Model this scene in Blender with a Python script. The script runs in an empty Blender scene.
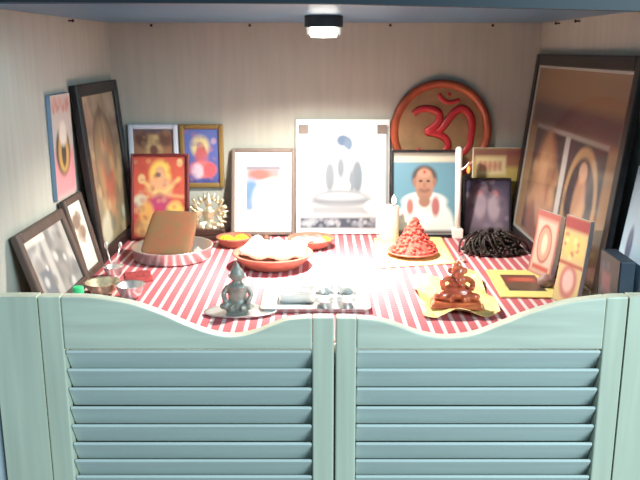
import bpy, bmesh, math, random
import numpy as np
from mathutils import Vector, Matrix
random.seed(7); rng = np.random.default_rng(7)
scene = bpy.context.scene
COL = scene.collection
PI = math.pi
# ------------------------------------------------------------------ camera
F = 780.0; PITCH = math.radians(13.7); TAB = 0.80; CAMZ = TAB + 0.448
SP, CP = math.sin(PITCH), math.cos(PITCH)
cam = bpy.data.objects.new('camera', bpy.data.cameras.new('camera')); COL.objects.link(cam)
cam.location = (0, 0, CAMZ); cam.rotation_euler = (PI/2 - PITCH, 0, 0)
cam.data.sensor_width = 36; cam.data.lens = 36*F/640; cam.data.clip_start = .02
cam.data.dof.use_dof = True; cam.data.dof.focus_distance = 1.2; cam.data.dof.aperture_fstop = 11
scene.camera = cam
def ray(px, py):
    u, v = (px-320)/F, (py-240)/F
    fw = CP - v*SP; up = -v*CP - SP
    return u/fw, up/fw
def at(px, py, Y):
    a, b = ray(px, py); return Vector((a*Y, Y, CAMZ + b*Y))
def tab(px, py):
    a, b = ray(px, py); Y = (TAB-CAMZ)/b
    return Vector((a*Y, Y, TAB))
XL, XR, YB, YD = -.511, .535, 1.95, 1.13       # alcove: side walls, back wall, door front plane
ZC = CAMZ + .0635                               # ceiling
# ------------------------------------------------------------------ materials
def lin(c):
    return tuple(((x/255)/12.92 if x/255 <= .04045 else ((x/255+.055)/1.055)**2.4) for x in c)
def mat(name, c, rough=.6, metal=0, noise=0, scale=(20,20,20), c2=None, coat=0, bump=0, trans=0, sub=0):
    m = bpy.data.materials.new(name); m.use_nodes = True
    nt = m.node_tree; b = nt.nodes['Principled BSDF']
    b.inputs['Base Color'].default_value = (*lin(c), 1); b.inputs['Roughness'].default_value = rough
    b.inputs['Metallic'].default_value = metal; b.inputs['Coat Weight'].default_value = coat
    b.inputs['Coat Roughness'].default_value = .15
    b.inputs['Transmission Weight'].default_value = trans
    if sub:
        b.inputs['Subsurface Weight'].default_value = sub; b.inputs['Subsurface Radius'].default_value = (.01,.005,.003)
    if noise or bump:
        tc = nt.nodes.new('ShaderNodeTexCoord'); mp = nt.nodes.new('ShaderNodeMapping')
        mp.inputs['Scale'].default_value = scale
        nz = nt.nodes.new('ShaderNodeTexNoise'); nz.inputs['Scale'].default_value = 1; nz.inputs['Detail'].default_value = 4
        nt.links.new(tc.outputs['Object'], mp.inputs[0]); nt.links.new(mp.outputs[0], nz.inputs[0])
        if noise:
            rp = nt.nodes.new('ShaderNodeValToRGB')
            rp.color_ramp.elements[0].position = .5-.25; rp.color_ramp.elements[1].position = .5+.25
            c2 = c2 or tuple(max(0, x*(1-noise)) for x in c)
            rp.color_ramp.elements[0].color = (*lin(c2), 1); rp.color_ramp.elements[1].color = (*lin(c), 1)
            nt.links.new(nz.outputs[0], rp.inputs[0]); nt.links.new(rp.outputs[0], b.inputs['Base Color'])
        if bump:
            bp = nt.nodes.new('ShaderNodeBump'); bp.inputs['Strength'].default_value = bump; bp.inputs['Distance'].default_value = .002
            nt.links.new(nz.outputs[0], bp.inputs['Height']); nt.links.new(bp.outputs[0], b.inputs['Normal'])
    return m
def emit(name, c, s):
    m = bpy.data.materials.new(name); m.use_nodes = True
    b = m.node_tree.nodes['Principled BSDF']; b.inputs['Base Color'].default_value = (*lin(c), 1)
    b.inputs['Emission Color'].default_value = (*lin(c), 1); b.inputs['Emission Strength'].default_value = s
    return m
M = {}
M['wall'] = mat('beige_panel', (176,177,166), .7, noise=.07, scale=(60,60,5), bump=.12)
M['ceil'] = mat('ceiling_laminate', (74,122,158), .35, noise=.08, scale=(40,6,10))
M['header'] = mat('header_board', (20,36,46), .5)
M['wood_v'] = mat('pale_wood_upright', (214,218,196), .45, noise=.10, scale=(60,60,3), coat=.15)
M['wood_h'] = mat('pale_wood_across', (218,222,202), .45, noise=.12, scale=(5,60,70), coat=.15)
M['slat'] = mat('pale_wood_slat', (212,222,216), .42, noise=.06, scale=(4,60,60), coat=.2)
M['white'] = mat('white_paint', (226,232,235), .5)
M['dark'] = mat('shade_toned_wall', (34,44,54), .9)  # dark colour stands in for the shadow beside the alcove front
M['floor'] = mat('floor_tile', (120,112,104), .5, noise=.15, scale=(6,6,6))
M['fr_dark'] = mat('dark_brown_frame', (24,19,20), .4, noise=.2, scale=(60,60,8))
M['fr_mid'] = mat('mid_brown_frame', (84,68,60), .45, noise=.2, scale=(60,60,8))
M['fr_grey'] = mat('grey_brown_frame', (122,106,96), .5, noise=.15, scale=(60,60,8))
M['fr_black'] = mat('black_frame', (26,24,30), .35)
M['fr_teal'] = mat('reddish_brown_frame', (20,14,16), .35, noise=.2, scale=(60,60,8))
M['fr_gold'] = mat('dull_gold_frame', (140,112,62), .45, .25)
M['fr_maroon'] = mat('maroon_frame', (92,28,32), .45)
M['fr_pale'] = mat('pale_frame', (205,212,225), .5)
M['fr_blue'] = mat('blue_grey_board', (104,128,150), .6)
M['fillet'] = mat('silver_fillet', (190,195,190), .35, .4)
M['card'] = mat('board_back', (120,100,80), .8)
M['matb'] = mat('white_mat_board', (236,234,226), .7)
M['paper'] = mat('paper', (240,238,230), .7)
M['steel'] = mat('polished_steel', (228,228,226), .28, .85)
M['silver'] = mat('tarnished_silver', (176,178,168), .45, .4, noise=.4, scale=(60,60,60), bump=.3)
M['brass'] = mat('bright_brass', (246,236,200), .3, .75, noise=.25, scale=(80,80,80), bump=.4)
M['darkwood'] = mat('dark_wood_base', (72,44,34), .5, noise=.25, scale=(30,90,90))
M['terra'] = mat('terracotta', (166,102,82), .75, noise=.18, scale=(50,50,50), bump=.2)
M['yellow_fl'] = mat('marigold_yellow', (246,196,52), .8, noise=.25, scale=(120,120,120))
M['white_fl'] = mat('white_petal', (250,238,228), .8)
M['pink_fl'] = mat('pink_petal', (226,128,124), .8, noise=.2, scale=(120,120,120))
M['orange_cl'] = mat('orange_brown_cloth', (104,88,56), .85, noise=.9, scale=(45,45,45), c2=(134,74,50), bump=.3)
M['rice'] = mat('rice_grain', (235,228,215), .5)
M['red_heap'] = mat('red_orange_petals', (222,110,92), .85, noise=.9, scale=(110,110,110), c2=(190,66,60), bump=.8)
M['pink_dish'] = mat('pink_glazed_dish', (214,120,108), .4, noise=.15, scale=(30,30,30))
M['yellow_cl'] = mat('yellow_cloth', (248,228,150), .8, noise=.12, scale=(40,40,40), bump=.3)
M['foil'] = mat('gold_foil', (250,226,150), .35, .3, noise=.18, scale=(30,30,30), bump=.5)
M['red_idol'] = mat('glossy_red_clay', (206,112,70), .25, noise=.8, scale=(45,45,45), c2=(164,66,50), coat=.6)
M['bead'] = mat('dark_bead', (52,40,34), .55, noise=.4, scale=(90,90,90))
M['red_rim'] = mat('orange_red_rim', (176,82,50), .35, .2, noise=.3, scale=(30,30,30), coat=.3)
M['om_face'] = mat('olive_tan_plate', (150,116,80), .5, .1, noise=.2, scale=(22,22,22))
M['om_red'] = mat('crimson_enamel', (168,28,36), .4, coat=.3)
M['candle'] = mat('white_wax', (248,248,246), .4)
M['pinkwax'] = mat('pale_pink_wax', (240,220,208), .6, noise=.12, scale=(60,60,60), c2=(230,190,176), sub=.1)
M['flame'] = emit('candle_flame', (255,238,205), 4)
M['orange_tip'] = emit('orange_emissive', (255,150,70), .8)
M['wick'] = mat('wick', (40,34,30), .9)
M['lamp'] = mat('dark_lamp_housing', (58,62,64), .45, .3)
M['glow'] = emit('lit_lens', (255,250,240), 9)
M['green'] = mat('green_plastic', (58,206,132), .4)
M['clear'] = mat('clear_plastic', (200,215,210), .25, trans=.6)
M['red_cloth'] = mat('red_cloth', (168,62,62), .8, noise=.3, scale=(50,50,50), bump=.3)
M['grey_pouch'] = mat('grey_pouch', (158,150,142), .7, noise=.5, scale=(60,60,60), c2=(150,100,96), bump=.4)
M['bluebox'] = mat('dark_blue_board', (40,52,66), .6)
M['nut'] = mat('brown_nut', (128,78,58), .6, noise=.3, scale=(90,90,90))
M['nail'] = mat('dark_nail', (40,38,40), .5, .6)
M['pages'] = mat('page_edges', (214,220,226), .7)
# striped tablecloth
def cloth_material():
    m = bpy.data.materials.new('red_striped_cotton'); m.use_nodes = True; nt = m.node_tree; N = nt.nodes; L = nt.links
    b = N['Principled BSDF']; b.inputs['Roughness'].default_value = .85
    tc = N.new('ShaderNodeTexCoord'); sx = N.new('ShaderNodeSeparateXYZ'); L.new(tc.outputs['Object'], sx.inputs[0])
    def math_(op, a, v=None, w=None):
        n = N.new('ShaderNodeMath'); n.operation = op
        for i, q in enumerate((a, v, w)):
            if q is None: continue
            if isinstance(q, (int, float)): n.inputs[i].default_value = q
            else: L.new(q, n.inputs[i])
        return n.outputs[0]
    fx = math_('FRACT', math_('MULTIPLY', math_('ADD', sx.outputs[0], 3.003), 1/.0205))
    dist = math_('ABSOLUTE', math_('SUBTRACT', fx, .5))
    rp = N.new('ShaderNodeValToRGB'); L.new(dist, rp.inputs[0])
    e = rp.color_ramp.elements
    e[0].position = .13; e[0].color = (*lin((226,200,200)), 1); e[1].position = .2; e[1].color = (*lin((178,84,92)), 1)
    fy = math_('FRACT', math_('MULTIPLY', math_('ADD', sx.outputs[1], 3), 1/.0102))
    dy = math_('ABSOLUTE', math_('SUBTRACT', fy, .5))
    r2 = N.new('ShaderNodeValToRGB'); L.new(dy, r2.inputs[0])
    r2.color_ramp.elements[0].position = .1; r2.color_ramp.elements[0].color = (1,1,1,1)
    r2.color_ramp.elements[1].position = .2; r2.color_ramp.elements[1].color = (0,0,0,1)
    mx = N.new('ShaderNodeMixRGB'); mx.inputs[2].default_value = (*lin((204,122,124)), 1)
    L.new(rp.outputs[0], mx.inputs[1]); L.new(math_('MULTIPLY', r2.outputs[0], .35), mx.inputs[0])
    L.new(mx.outputs[0], b.inputs['Base Color'])
    return m
M['cloth'] = cloth_material()
def print_material(name, rough, coat):
    m = bpy.data.materials.new(name); m.use_nodes = True; nt = m.node_tree
    a = nt.nodes.new('ShaderNodeAttribute'); a.attribute_name = 'Col'
    b = nt.nodes['Principled BSDF']; nt.links.new(a.outputs['Color'], b.inputs['Base Color'])
    b.inputs['Roughness'].default_value = rough; b.inputs['Coat Weight'].default_value = coat; b.inputs['Coat Roughness'].default_value = .12
    return m
M['print'] = print_material('printed_paper', .55, .2)
def glass_material():
    m = bpy.data.materials.new('picture_glass'); m.use_nodes = True; nt = m.node_tree; N = nt.nodes
    t = N.new('ShaderNodeBsdfTransparent'); g = N.new('ShaderNodeBsdfGlossy'); g.inputs['Roughness'].default_value = .08
    fr = N.new('ShaderNodeMapRange'); lw = N.new('ShaderNodeLayerWeight'); nt.links.new(lw.outputs['Facing'], fr.inputs[0])
    fr.inputs['From Min'].default_value = .3; fr.inputs['To Min'].default_value = .02; fr.inputs['To Max'].default_value = .2
    mx = N.new('ShaderNodeMixShader'); nt.links.new(fr.outputs[0], mx.inputs[0])
    nt.links.new(t.outputs[0], mx.inputs[1]); nt.links.new(g.outputs[0], mx.inputs[2])
    nt.links.new(mx.outputs[0], N['Material Output'].inputs[0]); return m
M['glass'] = glass_material()
# ------------------------------------------------------------------ mesh helpers
def obj(name, bm, m, parent=None, smooth=False, bevel=0, seg=2):
    me = bpy.data.meshes.new(name); bmesh.ops.recalc_face_normals(bm, faces=bm.faces); bm.to_mesh(me); bm.free()
    for x in (m if isinstance(m, (list, tuple)) else [m]): me.materials.append(x)
    if smooth:
        for p in me.polygons: p.use_smooth = True
    o = bpy.data.objects.new(name, me); COL.objects.link(o)
    if parent: o.parent = parent
    if bevel:
        b = o.modifiers.new('bevel', 'BEVEL'); b.width = bevel; b.segments = seg; b.limit_method = 'ANGLE'
    return o
def tag(o, label, cat, group=None):
    o['label'] = label; o['category'] = cat
    if group: o['group'] = group
    return o
def thing(name, label, cat, loc=(0,0,0), rot=(0,0,0), group=None):
    o = bpy.data.objects.new(name, None); COL.objects.link(o); o.empty_display_size = .02
    o.location = loc; o.rotation_euler = rot
    return tag(o, label, cat, group)
def struct(name, bm, m, **k):
    o = obj(name, bm, m, **k); o['kind'] = 'structure'; return o
def box(bm, x0, x1, y0, y1, z0, z1, mi=0, mtx=None):
    vs = [bm.verts.new((x,y,z)) for x in (x0,x1) for y in (y0,y1) for z in (z0,z1)]
    for q in ((0,1,3,2),(4,6,7,5),(0,4,5,1),(2,3,7,6),(0,2,6,4),(1,5,7,3)):
        f = bm.faces.new([vs[i] for i in q]); f.material_index = mi
    if mtx: bmesh.ops.transform(bm, matrix=mtx, verts=vs)
    return vs
def lathe(bm, prof, n=32, c=(0,0,0), sx=1, sy=1):
    rings = []
    for r, z in prof:
        if r < 1e-6: rings.append([bm.verts.new((c[0], c[1], c[2]+z))])
        else: rings.append([bm.verts.new((c[0]+sx*r*math.cos(2*PI*i/n), c[1]+sy*r*math.sin(2*PI*i/n), c[2]+z)) for i in range(n)])
    for a, b in zip(rings, rings[1:]):
        for i in range(n):
            j = (i+1) % n
            q = [a[i % len(a)], a[j % len(a)], b[j % len(b)], b[i % len(b)]]
            q = list(dict.fromkeys(q))
            if len(q) > 2: bm.faces.new(q)
def ball(bm, c, r, sub=2, s=(1,1,1), jit=0, rot=None):
    g = bmesh.ops.create_icosphere(bm, subdivisions=sub, radius=r)['verts']
    for v in g:
        k = 1 + jit*(random.random()-.5)
        p = Vector((v.co.x*s[0]*k, v.co.y*s[1]*k, v.co.z*s[2]*k))
        if rot: p = rot @ p
        v.co = p + Vector(c)
    return g
def tube(bm, pts, rad, n=10, flat=1.0, up=Vector((0,1,0))):
    pts = [Vector(p) for p in pts]; rings = []
    for i, p in enumerate(pts):
        d = (pts[min(i+1, len(pts)-1)] - pts[max(i-1, 0)]).normalized()
        s = d.cross(up)
        if s.length < 1e-4: s = d.cross(Vector((1,0,0)))
        s.normalize(); t = s.cross(d).normalized()
        r = rad[i] if isinstance(rad, (list, tuple)) else rad
        rings.append([bm.verts.new(p + s*r*math.cos(2*PI*k/n) + t*r*flat*math.sin(2*PI*k/n)) for k in range(n)])
    for a, b in zip(rings, rings[1:]):
        for k in range(n):
            bm.faces.new((a[k], a[(k+1) % n], b[(k+1) % n], b[k]))
    bm.faces.new(rings[0]); bm.faces.new(rings[-1])
def spline(ctrl, n=8):
    P = [Vector(p) for p in ctrl]; P = [2*P[0]-P[1]] + P + [2*P[-1]-P[-2]]; out = []
    for i in range(1, len(P)-2):
        for k in range(n):
            t = k/n; a, b, c, d = P[i-1], P[i], P[i+1], P[i+2]
            out.append(.5*((2*b) + (c-a)*t + (2*a-5*b+4*c-d)*t*t + (3*b-a-3*c+d)*t**3))
    out.append(P[-2]); return out
def fuse(o, size):
    r = o.modifiers.new('remesh', 'REMESH'); r.mode = 'VOXEL'; r.voxel_size = size; r.use_smooth_shade = True
    s = o.modifiers.new('smooth', 'SMOOTH'); s.factor = .5; s.iterations = 3
# ------------------------------------------------------------------ painted prints
def paint(w, h, ops, res=.0016):
    nx = max(12, min(120, int(w/res))); ny = max(12, min(140, int(h/res)))
    U, V = np.meshgrid(np.linspace(0, 1, nx+1), np.linspace(0, 1, ny+1))
    A = np.zeros(U.shape+(3,))
    def lin(c): m = sum(c)/3; return globals()['lin'](tuple((x*.84+m*.16)*.95 for x in c))
    def blend(d, soft, col, al=1):
        a = np.clip(.5 - d/max(soft, 1e-4), 0, 1)*al
        A[:] = A*(1-a[..., None]) + np.array(lin(col))*a[..., None]
    for o in ops:
        k = o[0]
        if k == 'bg': A[:] = lin(o[1])
        elif k == 'vg':
            t = V[..., None]; A[:] = np.array(lin(o[1]))*(1-t) + np.array(lin(o[2]))*t
        elif k == 'e':   # cx cy rx ry col soft alpha
            cx, cy, rx, ry, col = o[1:6]; soft = o[6] if len(o) > 6 else .3; al = o[7] if len(o) > 7 else 1
            blend(np.sqrt(((U-cx)/rx)**2 + ((V-cy)/ry)**2) - 1, soft, col, al)
        elif k == 'ring':  # cx cy rx ry thick col soft
            cx, cy, rx, ry, th, col = o[1:7]
            blend(np.abs(np.sqrt(((U-cx)/rx)**2 + ((V-cy)/ry)**2) - 1) - th, .1, col)
        elif k == 'r':
            x0, y0, x1, y1, col = o[1:6]; soft = o[6] if len(o) > 6 else .03; al = o[7] if len(o) > 7 else 1
            blend(np.maximum(np.abs(U-(x0+x1)/2)-(x1-x0)/2, np.abs(V-(y0+y1)/2)-(y1-y0)/2), soft, col, al)
        elif k == 'l':   # pts width col
            pts, wd, col = o[1:4]; best = np.full(U.shape, 9.)
            asp = h/w
            for (ax, ay), (bx, by) in zip(pts, pts[1:]):
                dx, dy = bx-ax, (by-ay)*asp; L2 = dx*dx+dy*dy+1e-9
                t = np.clip(((U-ax)*dx + (V-ay)*asp*dy)/L2, 0, 1)
                best = np.minimum(best, np.hypot(U-ax-t*dx, (V-ay)*asp-t*dy))
            blend(best - wd/2, .07, col, o[4] if len(o) > 4 else 1)
        elif k == 'n':   # random soft blotches: count size colours alpha
            cnt, sz, cols, al = o[1:5]; x0, y0, x1, y1 = o[5] if len(o) > 5 else (0,0,1,1)
            for _ in range(cnt):
                cx, cy = rng.uniform(x0, x1), rng.uniform(y0, y1); r = sz*rng.uniform(.5, 1.4)
                blend(np.sqrt(((U-cx)/r)**2 + ((V-cy)/(r*w/h))**2) - 1, .8, cols[rng.integers(len(cols))], al)
    return nx, ny, A
def print_mesh(name, w, h, ops, parent, y, x0=None, z0=0, m='print', bend=None):
    nx, ny, A = paint(w, h, ops); bm = bmesh.new()
    x0 = -w/2 if x0 is None else x0
    g = [[bm.verts.new((x0+w*i/nx, y, z0+h*j/ny)) for i in range(nx+1)] for j in range(ny+1)]
    for j in range(ny):
        for i in range(nx): bm.faces.new((g[j][i], g[j][i+1], g[j+1][i+1], g[j+1][i]))
    if bend:
        for v in bm.verts: v.co.y += bend(v.co.z)
    me = bpy.data.meshes.new(name); bm.to_mesh(me); bm.free(); me.materials.append(M[m])
    ca = me.color_attributes.new('Col', 'FLOAT_COLOR', 'POINT')
    ca.data.foreach_set('color', np.concatenate([A.reshape(-1, 3), np.ones(((nx+1)*(ny+1), 1))], 1).astype(np.float32).ravel())
    o = bpy.data.objects.new(name, me); COL.objects.link(o); o.parent = parent
    return o
def frame_ring(w, h, b, t):
    bm = bmesh.new()
    box(bm, -w/2, -w/2+b, -t, 0, 0, h); box(bm, w/2-b, w/2, -t, 0, 0, h)
    box(bm, -w/2+b, w/2-b, -t, 0, 0, b); box(bm, -w/2+b, w/2-b, -t, 0, h-b, h); return bm
def picture(name, label, loc, rz, lean, w, h, b, fm, ops, t=.014, mat_b=0, glass=False, group=None, fillet=0, cat='picture'):
    """framed picture; local origin at the middle of its lower back edge, front towards -y"""
    r = thing(name, label, cat, loc, (-lean, 0, rz), group)
    if b:
        obj('frame', frame_ring(w, h, b, t), M[fm], r, bevel=min(.003, b*.25))
        bm = bmesh.new(); box(bm, -w/2+b*.9, w/2-b*.9, -t*.45, -.001, b*.9, h-b*.9); obj('backing', bm, M['card'], r)
        iw, ih, z0, y = w-2*b, h-2*b, b, -t*.45-.0006
        if mat_b:
            bm = bmesh.new()
            for q in ((-iw/2, -iw/2+mat_b, z0, z0+ih), (iw/2-mat_b, iw/2, z0, z0+ih), (-iw/2+mat_b, iw/2-mat_b, z0, z0+mat_b*1.3), (-iw/2+mat_b, iw/2-mat_b, z0+ih-mat_b*1.3, z0+ih)):
                box(bm, q[0], q[1], y-.0018, y-.0004, q[2], q[3])
            obj('mat_board', bm, M['matb'], r)
        if fillet:
            f = frame_ring(iw, ih, fillet, .003)
            bmesh.ops.translate(f, verts=f.verts, vec=(0, -t*.45-.001, b)); obj('fillet', f, M['fillet'], r)
        mx = mat_b*.95
        print_mesh('print', iw-2*mx, ih-2*mx*1.3, ops, r, y, z0=z0+mx*1.3)
        if glass:
            bm = bmesh.new(); bm.faces.new([bm.verts.new(c) for c in ((-iw/2,-t*.9,z0),(iw/2,-t*.9,z0),(iw/2,-t*.9,z0+ih),(-iw/2,-t*.9,z0+ih))]); obj('glass', bm, M['glass'], r)
    else:
        bm = bmesh.new(); box(bm, -w/2, w/2, -t, 0, 0, h); obj('board', bm, M[fm], r, bevel=.0008)
        print_mesh('print', w-.002, h-.002, ops, r, -t-.0006, z0=.001)
    return r
# ------------------------------------------------------------------ the setting
def plane_box(name, m, *a):
    bm = bmesh.new(); box(bm, *a); return struct(name, bm, M[m])
plane_box('wall_back', 'wall', XL-.02, XR+.02, YB, YB+.02, 0, ZC+.02)
plane_box('wall_left', 'wall', XL-.02, XL, YD+.03, YB, 0, ZC+.02)
plane_box('wall_right', 'wall', XR, XR+.02, YD+.03, YB, 0, ZC+.02)
plane_box('ceiling', 'ceil', XL, XR, YD+.02, YB, ZC, ZC+.02)
plane_box('floor', 'floor', -2.2, 2.2, -2.5, 2.0, -.02, 0)
plane_box('trim_1', 'white', XL, XR, 1.158, YB, TAB-.04, TAB-.0035)           # counter under the cloth
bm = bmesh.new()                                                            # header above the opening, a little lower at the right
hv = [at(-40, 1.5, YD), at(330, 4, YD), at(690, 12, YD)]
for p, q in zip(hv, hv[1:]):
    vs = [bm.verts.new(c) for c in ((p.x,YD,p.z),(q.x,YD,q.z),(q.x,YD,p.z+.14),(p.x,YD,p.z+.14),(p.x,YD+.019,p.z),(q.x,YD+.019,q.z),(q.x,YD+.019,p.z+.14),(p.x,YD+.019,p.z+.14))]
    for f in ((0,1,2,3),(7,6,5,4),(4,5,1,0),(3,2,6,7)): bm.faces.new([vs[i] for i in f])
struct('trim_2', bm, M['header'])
# jamb boards beside the doors
def col_x(px, py=297): return at(px, py, YD).x
DXL, DXR, DXM = col_x(37), col_x(629), col_x(335, 318)
zt = at(60, 297, YD).z
plane_box('trim_3', 'wood_v', -.502, DXL-.0012, YD-.002, YD+.02, .05, zt+.001)
plane_box('trim_4', 'wood_v', DXR+.0012, XR-.002, YD-.002, YD+.02, .05, zt+.001)
plane_box('trim_5', 'white', -.519, -.509, YD+.008, YD+.028, .05, .72)
plane_box('wall_front_left', 'dark', -1.2, -.533, YD+.05, YD+.07, 0, 1.6)
plane_box('wall_front_right', 'dark', XR+.025, 1.2, YD+.05, YD+.07, 0, 1.6)
# louvred half doors
LP = [(37,297),(60,297),(85,297.5),(100,299),(130,304),(160,314),(190,327),(215,335),(235,337),(255,333),(275,325),(290,320),(312,318),(334,318)]
RP = [(336,318),(357,318.5),(380,321),(400,327),(420,334),(440,338),(455,338),(475,335),(500,326),(525,316),(550,308),(575,302),(607,298),(629,297)]
def door(name, prof, sl, sr):
    """prof: the wavy top edge in the door plane; sl, sr: inner edges of the two stiles"""
    P = [at(x, y, YD) for x, y in prof]; P = [(p.x, p.z) for p in P]
    S = spline([(x, 0, z) for x, z in P], 5); T = [(p.x, p.z) for p in S]
    def ztop(x):
        for (a, za), (b, zb) in zip(T, T[1:]):
            if a <= x <= b: return za + (zb-za)*(x-a)/max(b-a, 1e-6)
        return T[0][1] if x < T[0][0] else T[-1][1]
    x0, x1 = T[0][0], T[-1][0]; zb = .30; zr = at(200, 349.5, YD).z; th = .022
    root = bpy.data.objects.new(name, None); COL.objects.link(root); root['kind'] = 'structure'
    root.location = ((x0+x1)/2, YD, zb)
    def prism(xa, xb, zlo, nm, m):
        xs = sorted([xa, xb] + [x for x, _ in T if xa+.002 < x < xb-.002]); bm = bmesh.new(); R = []
        for x in xs:
            R.append([bm.verts.new((x-root.location.x, y, z-zb)) for y, z in ((0, zlo), (0, ztop(x)), (th, ztop(x)), (th, zlo))])
        for a, b in zip(R, R[1:]):
            for k in range(4): bm.faces.new((a[k], b[k], b[(k+1) % 4], a[(k+1) % 4]))
        bm.faces.new(R[0]); bm.faces.new(R[-1]); obj(nm, bm, M[m], root, bevel=.0022, seg=2)
    prism(x0, sl-.0004, zb, 'stile', 'wood_v'); prism(sr+.0004, x1, zb, 'stile', 'wood_v')
    prism(sl, sr, zr, 'top_rail', 'wood_h')
    bm = bmesh.new(); box(bm, sl-root.location.x, sr-root.location.x, 0, th, 0, .05); obj('bottom_rail', bm, M['wood_h'], root, bevel=.002)
    bm = bmesh.new()
    zs = [at(200, y, YD).z for y in (352.5, 371, 390, 409, 427, 445, 462, 478)]
    while zs[-1] > zb+.075: zs.append(zs[-1]-.0285)
    top = zr + .006
    for z in zs:                                        # each slat: rounded upper edge in front, lower edge behind
        H = .043; a = math.radians(30)
        mtx = Matrix.Translation((0, .0012, z-zb)) @ Matrix.Rotation(a, 4, 'X')
        vs = box(bm, sl-root.location.x+.0005, sr-root.location.x-.0005, 0, .0055, -H, 0, mtx=mtx)
    obj('louver_panel', bm, M['slat'], root, bevel=.0022, seg=3)
    return root
door('door_1', LP, col_x(60), col_x(312, 320))
door('door_2', RP, col_x(357, 320), col_x(607))
# tablecloth
bm = bmesh.new(); nx, ny = 60, 46
x0, x1, y0, y1 = XL+.004, XR-.004, 1.160, YB-.004
def cz(x, y): return TAB + .0005*math.sin(9*x+4*y)*math.sin(13*y+2*x) - .0005
rows = []
for (yy, dz) in []: rows.append([bm.verts.new((x0+(x1-x0)*i/nx, yy+.002*math.sin(i*.8)*(-dz*10), TAB+dz)) for i in range(nx+1)])
rows.append([bm.verts.new((x0+(x1-x0)*i/nx, y0+.004, TAB-.003)) for i in range(nx+1)])
for j in range(ny+1):
    y = y0+.014+(y1-y0-.014)*j/ny; rows.append([bm.verts.new((x0+(x1-x0)*i/nx, y, cz(x0+(x1-x0)*i/nx, y))) for i in range(nx+1)])
for a, b in zip(rows, rows[1:]):
    for i in range(nx): bm.faces.new((a[i], a[i+1], b[i+1], b[i]))
tc = obj('tablecloth', bm, M['cloth'], smooth=True)
so = tc.modifiers.new('thickness', 'SOLIDIFY'); so.thickness = .0015; so.offset = -1
tag(tc, 'red and white striped cloth spread over the whole alcove shelf', 'tablecloth')
# ceiling lamp
lx, ly = .007, 1.55
r = thing('ceiling_lamp', 'small dark round lamp with lit glass fixed under the ceiling', 'lamp', (lx, ly, ZC))
bm = bmesh.new(); lathe(bm, [(0,-.0005),(.037,-.0005),(.037,-.021),(.034,-.022),(.034,-.019),(0,-.019)], 40); obj('housing', bm, M['lamp'], r, smooth=False)
bm = bmesh.new(); lathe(bm, [(0,-.0195),(.0265,-.0195),(.027,-.034),(.024,-.040),(0,-.041)], 40); obj('lens', bm, M['glow'], r, smooth=True)
bm = bmesh.new()
bm.free()
for a in (PI*.97, PI*.5, PI*.03):
    bm = bmesh.new(); box(bm, .0295, .033, -.002, .002, -.036, -.019, mtx=Matrix.Rotation(a, 4, 'Z')); obj('clip', bm, M['fillet'], r)
# nails along the top of the walls
for k, (px, py, side) in enumerate([(152,25.5,'b'),(250,25.5,'b'),(390,25,'b'),(492,25.5,'b'),(68,17,'l'),(560,22,'r'),(580,21,'r')]):
    if side == 'b': p = at(px, py, YB); d = Vector((0,-1,0))
    elif side == 'l': a, b = ray(px, py); Y = XL/a; p = at(px, py, Y); d = Vector((1,0,0))
    else: a, b = ray(px, py); Y = XR/a; p = at(px, py, Y); d = Vector((-1,0,0))
    p.z = min(p.z, ZC-.006)
    bm = bmesh.new(); tube(bm, [-d*.004, d*.008, d*.009, d*.011], [.0016,.0016,.0036,.003], 8, up=Vector((0,0,1)))
    o = obj('nail', bm, M['nail'], smooth=True); o.location = p
    lab = {0:'dark nail high on the back wall, first from the left corner', 1:'dark nail high on the back wall, just left of the lamp', 2:'dark nail high on the back wall, right of the lamp above the round plate',
           3:'dark nail high on the back wall, nearest the right corner', 4:'lone dark nail at the top of the left wall', 5:'dark nail at the top of the right wall, nearer the back corner', 6:'dark nail at the top of the right wall, nearer the front'}[k]
    tag(o, lab, 'nail', 'nails under the ceiling')
# ------------------------------------------------------------------ pictures on the left wall
def side_pic(name, label, side, ya, yb, xb, ztop, b, fm, ops, xt=None, **k):
    """leans on a side wall: spans ya..yb in depth, foot at x=xb, top touching the wall at height ztop above the cloth"""
    s = 1 if side == 'l' else -1
    wallx = (XL+.003 if side == 'l' else XR-.003) if xt is None else xt
    d = abs(wallx-xb); L = math.hypot(d, ztop); lean = math.atan2(d, ztop)
    return picture(name, label, (xb, (ya+yb)/2, TAB+.0006), s*PI/2, lean, yb-ya, L, b, fm, ops, **k)
GOLD, CREAM = (214,168,74), (216,196,160)
side_pic('tall_picture', 'tall dark framed brownish print leaning in the back left corner', 'l', 1.604, 1.925, -.476, .377, .026, 'fr_dark',
    [('vg',(108,92,72),(168,150,124)), ('r',0,.8,1,.97,(176,158,132),.1), ('l',[(0,.76),(1,.78)],.05,(120,84,70),.8), ('r',0,0,1,.12,(132,126,92),.1),
     ('e',.5,.52,.36,.42,(140,116,82),.5), ('ring',.5,.55,.3,.33,.08,(120,92,66)), ('e',.5,.45,.2,.32,(170,122,78),.5), ('e',.5,.63,.09,.07,(188,140,104),.4), ('e',.52,.42,.14,.16,(166,84,62),.5),
     ('e',.5,.8,.04,.14,(92,74,60),.5), ('n',40,.07,[(104,82,62),(190,160,112),(150,96,70),(122,118,92)],.5), ('e',.25,.1,.15,.1,(182,176,150),.5), ('n',10,.05,[(190,186,160),(90,104,88)],.6,(0,0,1,.2))], t=.016, glass=False)
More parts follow.
